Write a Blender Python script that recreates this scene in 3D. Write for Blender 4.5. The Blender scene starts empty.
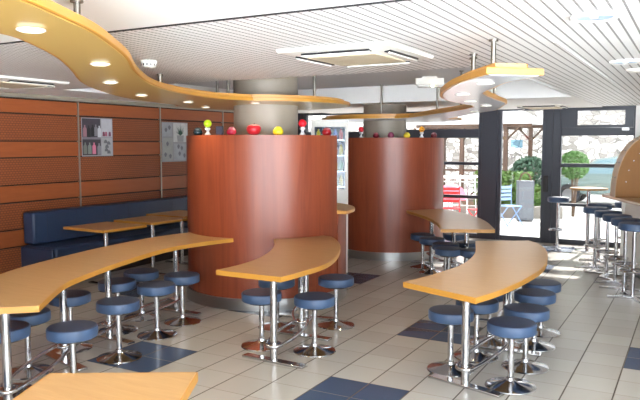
import bpy, bmesh, math, random
from math import sin, cos, pi, radians as R
from mathutils import Vector, Matrix
random.seed(7)
C = bpy.context.scene.collection
S = bpy.context.scene

# ------------------------------------------------------------------ camera
cam_d = bpy.data.cameras.new('camera'); cam = bpy.data.objects.new('camera', cam_d); C.objects.link(cam)
cam_d.sensor_width = 36; cam_d.lens = 36*681.28/640; cam_d.clip_end = 200
cam.location = (0, 0, 1.834); cam.rotation_euler = (pi/2-0.0823, 0, 0.5047)
S.camera = cam
# ------------------------------------------------------------------ sky, sun, exposure
w = bpy.data.worlds.new('sky'); S.world = w; w.use_nodes = True
wn = w.node_tree.nodes; bg = wn['Background']
bg.inputs[0].default_value = (0.88, 0.94, 1.0, 1)
tc_ = wn.new('ShaderNodeTexCoord'); sx_ = wn.new('ShaderNodeSeparateXYZ'); mr_ = wn.new('ShaderNodeMapRange')
w.node_tree.links.new(tc_.outputs['Generated'], sx_.inputs[0]); w.node_tree.links.new(sx_.outputs[2], mr_.inputs[0])
for k_, v_ in zip((1, 2, 3, 4), (-.06, .06, 27, 3.6)): mr_.inputs[k_].default_value = v_          # open side behind the room: glow added below the horizon to brighten the ceiling, sky above
mf_ = wn.new('ShaderNodeMapRange'); w.node_tree.links.new(sx_.outputs[1], mf_.inputs[0])
for k_, v_ in zip((1, 2, 3, 4), (-.25, .25, 1, 0)): mf_.inputs[k_].default_value = v_
mx_ = wn.new('ShaderNodeMix'); w.node_tree.links.new(mf_.outputs[0], mx_.inputs[0]); mx_.inputs[2].default_value = 1.5     # dimmer sky over the terrace side
w.node_tree.links.new(mr_.outputs[0], mx_.inputs[3]); w.node_tree.links.new(mx_.outputs[0], bg.inputs[1])
sd = bpy.data.lights.new('sun', 'SUN'); sun = bpy.data.objects.new('sun', sd); C.objects.link(sun)
sd.energy = 8; sd.angle = R(1.5); sd.color = (1, .97, .92)
sun.rotation_euler = (R(-55), 0, R(-4))          # high sun from beyond the terrace, to the right
S.view_settings.view_transform = 'Standard'; S.view_settings.look = 'None'
S.view_settings.gamma = 1; S.view_settings.use_curve_mapping = False
S.view_settings.exposure = 0.62

# ------------------------------------------------------------------ material helpers
def lin(c):
    return tuple(((v/255)/12.92 if v/255 <= .04045 else ((v/255+.055)/1.055)**2.4) for v in c)
class NT:
    def __init__(s, name):
        s.m = bpy.data.materials.new(name); s.m.use_nodes = True
        s.t = s.m.node_tree; s.b = s.t.nodes['Principled BSDF']
    def n(s, typ, **kw):
        x = s.t.nodes.new(typ)
        for k, v in kw.items(): setattr(x, k, v)
        return x
    def l(s, a, b): s.t.links.new(a, b)
    def math(s, op, a, b=None):
        x = s.n('ShaderNodeMath', operation=op)
        for i, v in enumerate((a, b)):
            if v is None: continue
            if isinstance(v, (int, float)): x.inputs[i].default_value = v
            else: s.l(v, x.inputs[i])
        return x.outputs[0]
    def mix(s, fac, a, b):
        x = s.n('ShaderNodeMix', data_type='RGBA')
        if isinstance(fac, (int, float)): x.inputs[0].default_value = fac
        else: s.l(fac, x.inputs[0])
        for i, v in ((6, a), (7, b)):
            if isinstance(v, tuple): x.inputs[i].default_value = (*v[:3], 1)
            else: s.l(v, x.inputs[i])
        return x.outputs[2]
    def coord(s, scale=(1,1,1), kind='Object'):
        tc = s.n('ShaderNodeTexCoord'); mp = s.n('ShaderNodeMapping'); mp.inputs['Scale'].default_value = scale
        s.l(tc.outputs[kind], mp.inputs[0]); return mp.outputs[0]
    def world_pos(s):
        g = s.n('ShaderNodeNewGeometry'); x = s.n('ShaderNodeSeparateXYZ'); s.l(g.outputs['Position'], x.inputs[0]); return x.outputs
def plain(name, col, rough=.5, metal=0., bump=None, var=0., spec=None, emit=0., coat=0., coatr=.1):
    t = NT(name); c = lin(col)
    t.b.inputs['Base Color'].default_value = (*c, 1); t.b.inputs['Roughness'].default_value = rough
    t.b.inputs['Metallic'].default_value = metal
    if spec is not None: t.b.inputs['Specular IOR Level'].default_value = spec
    if coat: t.b.inputs['Coat Weight'].default_value = coat; t.b.inputs['Coat Roughness'].default_value = coatr
    if var:
        no = t.n('ShaderNodeTexNoise'); no.inputs['Scale'].default_value = 9; no.inputs['Detail'].default_value = 4
        t.l(t.coord(), no.inputs['Vector'])
        t.l(t.mix(no.outputs[0], tuple(v*(1-var) for v in c), tuple(min(1, v*(1+var)) for v in c)), t.b.inputs['Base Color'])
    if bump:
        no = t.n('ShaderNodeTexNoise'); no.inputs['Scale'].default_value = bump[0]; t.l(t.coord(), no.inputs['Vector'])
        bp = t.n('ShaderNodeBump'); bp.inputs['Strength'].default_value = bump[1]; bp.inputs['Distance'].default_value = .002
        t.l(no.outputs[0], bp.inputs['Height']); t.l(bp.outputs[0], t.b.inputs['Normal'])
    if emit:
        t.b.inputs['Emission Color'].default_value = (*c, 1); t.b.inputs['Emission Strength'].default_value = emit
    return t.m
def wood(name, c1, c2, scale, rough=.35, coat=0., coatr=.15, dist=1.2):
    t = NT(name); v = t.coord(scale)
    n1 = t.n('ShaderNodeTexNoise'); n1.inputs['Scale'].default_value = 1; n1.inputs['Detail'].default_value = 6
    n1.inputs['Roughness'].default_value = .62; n1.inputs['Distortion'].default_value = dist; t.l(v, n1.inputs['Vector'])
    cr = t.n('ShaderNodeValToRGB'); cr.color_ramp.elements[0].position = .3; cr.color_ramp.elements[1].position = .7
    cr.color_ramp.elements[0].color = (*lin(c1), 1); cr.color_ramp.elements[1].color = (*lin(c2), 1)
    t.l(n1.outputs[0], cr.inputs[0]); t.l(cr.outputs[0], t.b.inputs['Base Color'])
    t.b.inputs['Roughness'].default_value = rough
    if coat: t.b.inputs['Coat Weight'].default_value = coat; t.b.inputs['Coat Roughness'].default_value = coatr
    return t.m
def glass_mat(name, tint=(1,1,1), f0=.05):
    m = bpy.data.materials.new(name); m.use_nodes = True; t = m.node_tree; t.nodes.clear()
    o = t.nodes.new('ShaderNodeOutputMaterial'); a = t.nodes.new('ShaderNodeBsdfTransparent'); g = t.nodes.new('ShaderNodeBsdfGlossy')
    a.inputs[0].default_value = (*tint, 1); g.inputs['Roughness'].default_value = .03
    lw = t.nodes.new('ShaderNodeLayerWeight'); lw.inputs[0].default_value = .5
    pw = t.nodes.new('ShaderNodeMath'); pw.operation = 'POWER'; pw.inputs[1].default_value = 4
    mm = t.nodes.new('ShaderNodeMath'); mm.operation = 'MULTIPLY_ADD'; mm.inputs[1].default_value = .7 if f0 > .02 else .2; mm.inputs[2].default_value = f0
    t.links.new(lw.outputs['Facing'], pw.inputs[0]); t.links.new(pw.outputs[0], mm.inputs[0])
    mx = t.nodes.new('ShaderNodeMixShader'); t.links.new(mm.outputs[0], mx.inputs[0]); t.links.new(a.outputs[0], mx.inputs[1]); t.links.new(g.outputs[0], mx.inputs[2])
    t.links.new(mx.outputs[0], o.inputs[0]); return m

M = {}
M['chrome'] = plain('chrome', (205,205,208), .12, 1)
M['brushed'] = plain('brushed_steel', (176,176,176), .28, 1)
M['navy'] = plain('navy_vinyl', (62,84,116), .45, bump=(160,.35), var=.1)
M['navyshade'] = plain('shaded_navy_vinyl', (46,58,84), .5, bump=(160,.35), var=.1)  # same vinyl as the seat sides, shade on the tops put into the colour
M['bench_navy'] = plain('bench_vinyl', (42,58,86), .45, bump=(120,.3), var=.08)
M['table'] = wood('beech_laminate', (180,139,90), (192,151,102), (3,26,8), .36, coat=.25, coatr=.25)
M['edge'] = plain('orange_edging', (184,130,52), .35)
M['cherry'] = wood('cherry_veneer', (120,50,27), (149,72,42), (7,7,.55), .38, coat=.08, coatr=.3)
M['ply'] = wood('beech_edge', (196,140,72), (222,168,92), (2,2,30), .4)
M['gold_under'] = plain('golden_laminate', (206,172,100), .3, coat=.3, coatr=.1)
M['white_under'] = plain('white_lacquer', (226,226,228), .25, coat=.4)
M['panel'] = wood('brown_panel', (144,74,35), (156,83,41), (2,1.5,14), .5)
M['dark'] = plain('dark_backing', (40,24,18), .8)
M['batten'] = plain('aluminium_batten', (165,160,150), .35, .8)
M['white'] = plain('white_plaster', (240,240,238), .7)
M['coffer'] = plain('coffer_plaster', (214,215,218), .8)
M['greycol'] = plain('grey_concrete_paint', (150,140,126), .5, var=.05)
M['frame'] = plain('anthracite_aluminium', (52,57,68), .4)
M['black'] = plain('black_plastic', (25,25,28), .4)
M['plastic'] = plain('white_plastic', (236,234,226), .4)
M['beige'] = plain('beige_filter', (200,186,160), .7, bump=(200,.5))
M['rod'] = plain('rod_steel', (128,122,114), .35, 1)
M['glass'] = glass_mat('window_glass')
M['fglass'] = glass_mat('fridge_glass', (.85,.9,.95), .012)
M['lamp'] = plain('lamp_lens', (255,240,205), .3, emit=14)
M['lampdim'] = plain('dim_lamp_lens', (245,240,228), .3, emit=.7)
M['sticker'] = glass_mat('pale_blue_film', (.62,.82,.95))
M['lampcool'] = plain('cool_lamp_lens', (150,176,205), .3, emit=.2)
M['dome'] = wood('orange_wood', (132,84,20), (142,92,28), (6,6,2), .6)
M['domelit'] = wood('window_lit_wood', (176,134,84), (186,144,94), (6,6,2), .35)  # dome wood made paler, window light on the shell put into its colour

t = NT('perforated_panel')        # rows of fine routed slots in the same brown board
p = t.world_pos()
br = t.n('ShaderNodeTexBrick'); cb = t.n('ShaderNodeCombineXYZ'); t.l(p[1], cb.inputs[0]); t.l(p[2], cb.inputs[1]); t.l(cb.outputs[0], br.inputs['Vector'])
br.inputs['Scale'].default_value = 1; br.inputs['Brick Width'].default_value = .045; br.inputs['Row Height'].default_value = .03
br.inputs['Mortar Size'].default_value = .0055; br.inputs['Mortar Smooth'].default_value = .3
br.inputs['Color1'].default_value = (*lin((142,75,37)), 1); br.inputs['Color2'].default_value = (*lin((148,79,40)), 1); br.inputs['Mortar'].default_value = (*lin((104,54,30)), 1)
t.l(br.outputs[0], t.b.inputs['Base Color']); t.b.inputs['Roughness'].default_value = .6; M['perf'] = t.m

t = NT('floor_tiles')             # 33 cm beige tiles, pairs of blue tiles in 2 x 2 blocks every sixth tile
p = t.world_pos(); s = 1/3
u = t.math('SUBTRACT', t.math('DIVIDE', p[1], s), 13.9432); v = t.math('SUBTRACT', t.math('DIVIDE', p[0], s), -7.3990)
def edge(a):                       # distance to the nearest tile joint, in tiles
    f = t.math('FLOORED_MODULO', a, 1.0); return t.math('MINIMUM', f, t.math('SUBTRACT', 1.0, f))
gu, gv = edge(u), edge(v)
mu = t.math('FLOORED_MODULO', t.math('FLOOR', u), 6.0); mv = t.math('FLOORED_MODULO', t.math('FLOOR', v), 6.0)
blue = t.math('MULTIPLY', t.math('GREATER_THAN', mu, 3.5), t.math('LESS_THAN', mv, 1.5))
wn_ = t.n('ShaderNodeTexWhiteNoise', noise_dimensions='2D'); cb = t.n('ShaderNodeCombineXYZ')
t.l(t.math('FLOOR', u), cb.inputs[0]); t.l(t.math('FLOOR', v), cb.inputs[1]); t.l(cb.outputs[0], wn_.inputs[0])
no = t.n('ShaderNodeTexNoise'); no.inputs['Scale'].default_value = 5; no.inputs['Detail'].default_value = 5
be = t.mix(wn_.outputs[0], lin((178,173,165)), lin((187,183,176)))
be = t.mix(t.math('MULTIPLY', no.outputs[0], .35), be, lin((164,158,149)))
bl = t.mix(wn_.outputs[0], lin((58,74,100)), lin((66,82,108)))
col = t.mix(blue, be, bl)
col = t.mix(t.math('LESS_THAN', gu, .008), col, lin((120,108,94)))
col = t.mix(t.math('LESS_THAN', gv, .015), col, lin((78,66,56)))
t.l(col, t.b.inputs['Base Color'])
joint = t.math('MAXIMUM', t.math('LESS_THAN', gu, .008), t.math('LESS_THAN', gv, .012))
t.l(t.math('ADD', .27, t.math('MULTIPLY', joint, .45)), t.b.inputs['Roughness']); M['floor'] = t.m

t = NT('metal_grid_ceiling')      # narrow metal strips with fine cross slots
p = t.world_pos()
def line(a, pitch, wd):
    f = t.math('FLOORED_MODULO', t.math('DIVIDE', a, pitch), 1.0); return t.math('LESS_THAN', f, wd)
l1 = line(p[0], .0667, .19); l2 = line(p[1], .0333, .3)
c = t.mix(t.math('MULTIPLY', l2, .55), lin((248,248,247)), lin((190,189,187)))
c = t.mix(t.math('MULTIPLY', l1, t.math('SUBTRACT', 1.0, t.math('MULTIPLY', l2, .7))), c, lin((98,95,92)))
t.l(c, t.b.inputs['Base Color']); t.b.inputs['Roughness'].default_value = .45; M['grid'] = t.m

# ------------------------------------------------------------------ mesh helpers
def box(bm, x0, x1, y0, y1, z0, z1, mi=0):
    vs = [bm.verts.new((x, y, z)) for z in (z0, z1) for x, y in ((x0,y0),(x1,y0),(x1,y1),(x0,y1))]
    for f in ((3,2,1,0),(4,5,6,7),(0,1,5,4),(1,2,6,5),(2,3,7,6),(3,0,4,7)):
        bm.faces.new([vs[i] for i in f]).material_index = mi
def lathe(bm, prof, n=32, c=(0,0,0), mi=0, cap=True):
    rings = []
    for r, z in prof:
        if r < 1e-6: rings.append([bm.verts.new((c[0], c[1], c[2]+z))])
        else: rings.append([bm.verts.new((c[0]+r*cos(2*pi*i/n), c[1]+r*sin(2*pi*i/n), c[2]+z)) for i in range(n)])
    for a, b in zip(rings, rings[1:]):
        for i in range(n):
            j = (i+1) % n
            if len(a) == 1 and len(b) == 1: continue
            f = [a[0], b[j], b[i]] if len(a) == 1 else [a[i], a[j], b[0]] if len(b) == 1 else [a[i], a[j], b[j], b[i]]
            bm.faces.new(f).material_index = mi
    for rg, fl in ((rings[0], True), (rings[-1], False)):
        if cap and len(rg) > 1: bm.faces.new(rg[::-1] if fl else rg).material_index = mi
def cyl(bm, c, r, z0, z1, n=20): lathe(bm, [(r, z0), (r, z1)], n, (c[0], c[1], 0))
def tube(bm, pts, r, n=10, closed=False):
    pts = [Vector(q) for q in pts]; rings = []
    N = len(pts)
    for i, q in enumerate(pts):
        a = pts[(i-1) % N] if closed or i > 0 else q; b = pts[(i+1) % N] if closed or i < N-1 else q
        d = (b-a).normalized(); up = Vector((0,0,1)) if abs(d.z) < .95 else Vector((1,0,0))
        e = d.cross(up).normalized(); f = e.cross(d)
        rings.append([bm.verts.new(q + e*r*cos(2*pi*k/n) + f*r*sin(2*pi*k/n)) for k in range(n)])
    for i in range(N if closed else N-1):
        a, b = rings[i], rings[(i+1) % N]
        for k in range(n): bm.faces.new([a[k], a[(k+1) % n], b[(k+1) % n], b[k]])
    if not closed: bm.faces.new(rings[0][::-1]); bm.faces.new(rings[-1])
def area(o): return sum(a[0]*b[1]-b[0]*a[1] for a, b in zip(o, o[1:]+o[:1]))/2
def ccw(o): return o if area(o) > 0 else o[::-1]
def prism(bm, o, z0, z1, mi=0):
    o = ccw(o); a = [bm.verts.new((x, y, z0)) for x, y in o]; b = [bm.verts.new((x, y, z1)) for x, y in o]
    bm.faces.new(a[::-1]).material_index = mi; bm.faces.new(b).material_index = mi
    for i in range(len(o)):
        j = (i+1) % len(o); bm.faces.new([a[i], a[j], b[j], b[i]]).material_index = mi
def offset(o, d):
    o = ccw(o); n = len(o); r = []
    for i in range(n):
        a, b, c = Vector(o[i-1]), Vector(o[i]), Vector(o[(i+1) % n])
        e1 = (b-a).normalized(); e2 = (c-b).normalized()
        n1 = Vector((e1.y, -e1.x)); n2 = Vector((e2.y, -e2.x)); m = (n1+n2)
        m = m.normalized() if m.length > 1e-4 else n1
        k = 1/max(.55, m.dot(n1)); r.append(tuple(b + m*d*k))
    return r
def ring_prism(bm, o, t, z0, z1):
    o = ccw(o); q = offset(o, t); n = len(o)
    V = [[bm.verts.new((x, y, z)) for x, y in L] for L in (o, q) for z in (z0, z1)]
    ib, it, ob, ot = V
    for i in range(n):
        j = (i+1) % n
        bm.faces.new([ob[i], ob[j], ot[j], ot[i]]); bm.faces.new([ib[j], ib[i], it[i], it[j]])
        bm.faces.new([it[i], ot[i], ot[j], it[j]][::-1]); bm.faces.new([ib[i], ib[j], ob[j], ob[i]][::-1])
def spline(P, k=6, closed=False):
    P = [Vector(q) for q in P]; n = len(P); out = []
    for i in range(n if closed else n-1):
        g = lambda j: P[j % n] if closed else P[max(0, min(n-1, j))]
        a, b, c, d = g(i-1), g(i), g(i+1), g(i+2)
        for s_ in range(k):
            u = s_/k
            out.append(tuple(.5*((2*b)+(c-a)*u+(2*a-5*b+4*c-d)*u*u+(3*b-a-3*c+d)*u**3)))
    if not closed: out.append(tuple(P[-1]))
    return out
def obj(name, bm, mat, parent=None, bevel=0, loc=None, ang=38):
    bmesh.ops.recalc_face_normals(bm, faces=bm.faces)
    me = bpy.data.meshes.new(name); bm.to_mesh(me); bm.free()
    for m in (mat if isinstance(mat, list) else [mat]): me.materials.append(m)
    for q in me.polygons: q.use_smooth = True
    me.set_sharp_from_angle(angle=R(ang))
    o = bpy.data.objects.new(name, me); C.objects.link(o)
    if parent: o.parent = parent
    if loc: o.location = loc
    if bevel:
        b = o.modifiers.new('bevel', 'BEVEL'); b.width = bevel; b.segments = 2; b.limit_method = 'ANGLE'; b.angle_limit = R(40); b.harden_normals = False
    return o
def B(): return bmesh.new()
def bx(*a):
    b = B(); box(b, *a); return b
def tag(o, label, cat, group=None, kind=None):
    o['label'] = label; o['category'] = cat
    if group: o['group'] = group
    if kind: o['kind'] = kind
    return o
def thing(name, label, cat, loc=(0,0,0), rz=0, group=None):
    o = bpy.data.objects.new(name, None); o.empty_display_size = .1; C.objects.link(o); o.location = loc; o.rotation_euler = (0,0,rz)
    return tag(o, label, cat, group)
def struct(name, bm, mat, parent=None, bevel=0):
    o = obj(name, bm, mat, parent, bevel)
    if not parent: o['kind'] = 'structure'
    return o
def dup(root, loc, rz, label):
    r = root.copy(); C.objects.link(r); r.location = loc; r.rotation_euler = (0,0,rz); r['label'] = label
    for ch in list(root.children):
        c = ch.copy(); C.objects.link(c); c.parent = r
        for g in list(ch.children):
            d = g.copy(); C.objects.link(d); d.parent = c
    return r

# ================================================================== the room
CH = 2.5; WX = -7.85; WY = 13.05; XR = 3.2; YB = -2.6
struct('floor', bx(WX-.3, XR, YB, WY+.1, -.12, 0), M['floor'])
# ceiling: plain plaster near the camera, metal grid, raised plaster coffer round the far column
ce = bpy.data.objects.new('ceiling', None); C.objects.link(ce); ce['kind'] = 'structure'
b = B(); box(b, WX-.3, XR, YB, 3.0, CH, CH+.5); struct('plaster_field', b, M['white'], ce)
b = B(); box(b, WX-.3, -6.9, 3.0, WY, CH, CH+.5); struct('wall_strip', b, M['white'], ce)
b = B(); box(b, -6.9, -1.5, 5.85, 9.95, 2.74, CH+.5); struct('raised_coffer', b, M['coffer'], ce)
b = B(); box(b, -6.9, -1.5, 9.95, WY, CH-.02, CH+.5); struct('window_strip', b, M['white'], ce)
b = B(); box(b, -6.9, XR, 3.0, 5.85, CH-.006, CH+.5); box(b, -1.5, XR, 5.85, WY, CH-.006, CH+.5); struct('metal_grid', b, M['grid'], ce)
b = B(); box(b, -1.53, -1.5, 5.85, 9.95, CH-.02, CH+.02); box(b, -.835, -.815, 4.6, 9.4, CH-.016, CH)
struct('edge_profile', b, M['white'], ce)
b = B(); box(b, -6.9, XR, 2.994, 3.006, CH-.008, CH+.01); struct('shadow_gap', b, M['black'], ce)
# left wall: brown panels, smooth bands alternating with perforated ones, aluminium battens
wl = struct('wall_left', bx(WX-.25, WX-.02, YB, WY, 0, CH), M['dark'])
zs = [.12, .47, .70, 1.06, 1.29, 1.65, 1.87, 2.235, 2.43]
seams = [-1.62, .1, 1.82, 3.54, 5.26, 6.98, 8.70, 10.42, 11.0]
b = B(); c = B()
for y0, y1 in zip(seams, seams[1:]):
    for i, (z0, z1) in enumerate(zip(zs, zs[1:])):
        box(b if i % 2 else c, WX-.03, WX, y0+.004, y1-.004, z0+.009, z1-.009)
obj('panel_band', b, M['panel'], wl); obj('perforated_band', c, M['perf'], wl)
for y in seams[1:-1]: obj('batten', bx(WX-.02, WX+.012, y-.012, y+.012, .12, 2.44), M['batten'], wl)
b = B(); box(b, WX-.02, WX+.012, YB, 11.0, 2.44, 2.458); box(b, WX-.02, WX+.01, YB, 11, 0, .11); obj('wall_rail', b, M['batten'], wl)
obj('end_post', bx(WX-.02, WX+.1, 11.0, 11.12, 0, 2.3), plain('orange_post', (206,110,60), .5), wl)
b = B(); box(b, WX-.02, WX, 11.12, WY, 0, CH); box(b, WX-.02, WX+.004, YB, 11.12, 2.458, CH); obj('bare_end', b, M['greycol'], wl)
# right wall and rear wall (behind the camera) with openings shaped to let fill daylight in
rw = B(); box(rw, XR, XR+.2, 2.6, WY, 0, CH+.5); box(rw, XR, XR+.2, YB, 2.6, 0, .25); box(rw, XR, XR+.2, YB-.2, YB+.1, 0, CH); box(rw, XR, XR+.2, -.1, .1, 0, CH)
struct('wall_right', rw, M['white'])
wb = B()
for x0, x1 in ((WX, -2.0), (-.7, -.5), (.9, 1.1), (3.0, XR)): box(wb, x0, x1, YB-.2, YB, 0, CH)
box(wb, WX, XR, YB-.2, YB, 0, .25); struct('wall_back', wb, M['white'])

# ------------------------------------------------------------------ window wall at the far side
def win(n, x0, x1, zbars, stile=.07, label=None):
    o = bpy.data.objects.new('window_%d' % n, None); C.objects.link(o); o['kind'] = 'structure'; o.location = (0, WY, 0)
    f = B()
    box(f, x0, x0+stile, -.04, .06, 0, CH); box(f, x1-stile, x1, -.04, .06, 0, CH)
    for z, h in [(0, .09), (CH-.05, .05)] + zbars: box(f, x0+stile, x1-stile, -.035, .055, z, z+h)
    obj('window_frame', f, M['frame'], o, .006)
    obj('glass_pane', bx(x0+.02, x1-.02, .005, .011, .04, CH-.02), M['glass'], o)
    return o
post = B()
for x0, x1 in ((-3.63, -3.33), (-5.95, -5.75), (-7.85, -7.6)): box(post, x0, x1, WY-.07, WY+.1, 0, CH)
struct('trim_1', post, M['frame'], None, .008)
win(1, -7.6, -5.95, [(1.93, .16)])
win(2, -5.75, -3.63, [(1.95, .17), (1.42, .06), (.77, .06)])
win(3, -3.33, -2.44, [])
d = win(4, -2.44, -2.2, [], .118)
obj('door_handle', bx(-2.47, -2.38, -.09, -.03, .95, 1.25), M['black'], d, .01)
w5 = win(5, -2.2, -.95, [(1.98, .14), (1.41, .07), (.70, .05)], .03)
f = B(); box(f, -2.17, -1.9, -.06, -.03, 2.12, 2.45); box(f, -1.12, -.98, -.06, -.03, 2.12, 2.45); box(f, -1.9, -1.12, -.06, -.03, 2.12, 2.17); box(f, -1.9, -1.12, -.06, -.03, 2.42, 2.45)
obj('vent_sash', f, M['frame'], w5)
obj('sash_latch', bx(-1.16, -1.05, -.09, -.06, 2.07, 2.11), M['brushed'], w5)
struct('wall_front', bx(-.95, XR, WY-.1, WY+.15, 0, CH), M['white'])
b = B(); box(b, -7.85, -.95, WY-.05, WY+.2, CH, CH+.6); struct('trim_2', b, M['white'])

b = B(); box(b, WX-2, XR+8, YB, WY+.12, CH+.7, 16); struct('wall_sky_block', b, M['white'])  # added unseen mass over the room, keeps rear sky light off the terrace
# ================================================================== round cherry service counters with their columns
def arc_shell(bm, r0, r1, a0, a1, z0, z1, n=64):
    P = [(r1*cos(R(a0+(a1-a0)*i/n)), r1*sin(R(a0+(a1-a0)*i/n))) for i in range(n+1)]
    Q = [(r0*cos(R(a0+(a1-a0)*i/n)), r0*sin(R(a0+(a1-a0)*i/n))) for i in range(n+1)]
    full = abs(a1-a0) > 359.9
    V = [[bm.verts.new((x, y, z)) for x, y in L] for L in (P, Q) for z in (z0, z1)]
    ob, ot, ib, it = V
    for i in range(n):
        j = i+1
        bm.faces.new([ob[i], ob[j], ot[j], ot[i]]); bm.faces.new([ib[j], ib[i], it[i], it[j]])
        bm.faces.new([ot[i], ot[j], it[j], it[i]]); bm.faces.new([ib[i], ib[j], ob[j], ob[i]])
    if not full:
        bm.faces.new([ob[0], ot[0], it[0], ib[0]]); bm.faces.new([ob[n], ib[n], it[n], ot[n]])
    else: bmesh.ops.remove_doubles(bm, verts=bm.verts, dist=1e-5)
ZR = 1.93
c1 = thing('service_counter', 'tall round cherry wood counter nearer the camera, with open right side and kick plate', 'counter', (-4.6, 6.98, 0))
b = B(); arc_shell(b, .80, .96, -235, .9, .13, ZR); obj('curved_wall', b, M['cherry'], c1)
b = B(); arc_shell(b, .80, .975, .9, 125, .13, 1.02); obj('low_wall', b, M['cherry'], c1)
b = B(); arc_shell(b, .80, .98, 0, 360, 0, .13); obj('kick_plate', b, M['brushed'], c1)
b = B(); arc_shell(b, .72, 1.08, 1.2, 125, 1.02, 1.06); obj('serving_ledge', b, M['ply'], c1, .01)
c2 = thing('service_counter', 'tall round cherry wood counter farther away, beside the glass front', 'counter', (-4.5, 10.6, 0))
b = B(); arc_shell(b, .72, .88, 0, 360, .13, ZR); obj('curved_wall', b, M['cherry'], c2)
b = B(); arc_shell(b, .72, .888, 0, 360, 0, .13); obj('kick_plate', b, M['brushed'], c2)
for nm, x, y, r, zt in (('trim_3', -4.62, 7.0, .39, CH+.3), ('trim_4', -4.62, 10.62, .36, CH+.3)):
    b = B(); cyl(b, (x, y), r, 0, zt, 40); struct(nm, b, M['greycol'])

# ------------------------------------------------------------------ hanging serpentine canopies
def downlight(par, x, y, z, watts, lens):
    b = B(); lathe(b, [(.04, 0), (.054, -.003), (.057, -.009), (.046, -.013), (.04, -.01)], 24, (x, y, z), 0, False); o = obj('downlight', b, M['plastic'], par)
    b = B(); lathe(b, [(0, -.007), (.04, -.007), (.04, 0), (0, 0)], 24, (x, y, z)); obj('lamp_lens', b, M[lens], o)
    if True:
        ld = bpy.data.lights.new('downlight_glow', 'SPOT'); ld.energy = watts; ld.color = (1, .86, .62); ld.spot_size = R(110); ld.spot_blend = .6; ld.shadow_soft_size = .05
        lo = bpy.data.objects.new('downlight_glow', ld); C.objects.link(lo); lo.location = (x, y, z-.03); lo.parent = o
def canopy(name, label, outline, zb, under, spots, rods, watts):
    t = thing(name, label, 'ceiling canopy', (0, 0, 0))
    b = B(); prism(b, outline, zb, zb+.034); obj('underside_board', b, under, t)
    b = B(); ring_prism(b, outline, .022, zb+.002, zb+.04); obj('edge_band', b, M['edge'], t, .004)
    b = B(); prism(b, offset(outline, -.05), zb+.034, zb+.072); obj('upper_board', b, M['ply'], t, .006)
    for x, y, z1 in rods:
        b = B(); cyl(b, (x, y), .016, zb+.06, z1, 12); lathe(b, [(.03, z1-.012), (.03, z1-.001)], 16, (x, y, 0)); obj('hanging_rod', b, M['rod'], t)
    for x, y in spots: downlight(t, x, y, zb, watts, 'lamp' if watts > 10 else 'lampdim')
    return t
def arcpts(cx, cy, r, a0, a1, n=28): return [(cx+r*cos(R(a0+(a1-a0)*i/n)), cy+r*sin(R(a0+(a1-a0)*i/n))) for i in range(n+1)]
Zc = 2.29
front = spline([(-1.68,.1), (-1.75,.7), (-1.82,1.2), (-1.92,1.49), (-2.05,1.75), (-2.2,2.03), (-2.42,2.35), (-2.71,2.74), (-3.18,3.29), (-3.7,4.0), (-4.08,4.72), (-4.25,5.36), (-4.3,5.75)], 6)
back = spline([(-5.42,6.4), (-5.32,6.0), (-5.2,5.6), (-4.98,5.02), (-4.51,4.27), (-4.04,3.66), (-3.44,3.04), (-3.0,2.56), (-2.67,2.12), (-2.54,1.87), (-2.4,1.3), (-2.32,.7), (-2.28,.1)], 6)
disc = arcpts(-4.66, 6.98, 1.05, -62, 205, 48)
canopy('ceiling_canopy', 'long wavy golden canopy hung over the left table, ending round the near column', front[:-2]+disc+back[1:], Zc, M['gold_under'],
       [(-2.33,1.85), (-2.98,2.82), (-3.8,3.69), (-4.54,4.79), (-4.83,5.8), (-5.35,6.75), (-4.3,6.3)], [(-2.55,2.28,CH), (-4.5,5.0,CH-.006), (-5.14,6.72,2.74), (-5.02,6.78,2.74), (-4.0,7.1,2.74)], 16)
Zd = 2.215
L_ = spline([(-1.03, 3.8), (-1.18, 4.01), (-1.35, 4.27), (-1.52, 4.61), (-1.75, 5.14), (-1.92, 5.72), (-1.98, 6.36), (-2.02, 6.93), (-2.4, 7.66), (-3.11, 8.64), (-3.72, 9.5)], 5)
R_ = spline([(-3.44, 10.25), (-2.46, 8.49), (-2.06, 7.85), (-1.75, 6.97), (-1.62, 6.55), (-1.55, 5.86), (-1.45, 5.19), (-1.27, 4.75), (-1.07, 4.33), (-0.95, 4.19), (-0.8, 4.0)], 5)
disc2 = arcpts(-4.5, 10.6, 1.14, -58, -345, 48)
canopy('ceiling_canopy', 'white-bottomed orange-edged canopy winding from right foreground to the far column', L_+disc2[1:]+R_, Zd, M['white_under'],
       [(-1.17,4.24), (-1.58,5.1), (-1.78,5.98), (-1.85,6.75), (-2.3,7.9)], [(-1.16,4.38,CH-.006), (-1.47,5.0,CH-.006), (-1.53,5.2,CH-.006), (-1.7,6.5,2.74), (-2.6,8.35,2.74), (-4.3,9.75,2.74), (-3.35,9.6,2.74)], 9)

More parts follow.
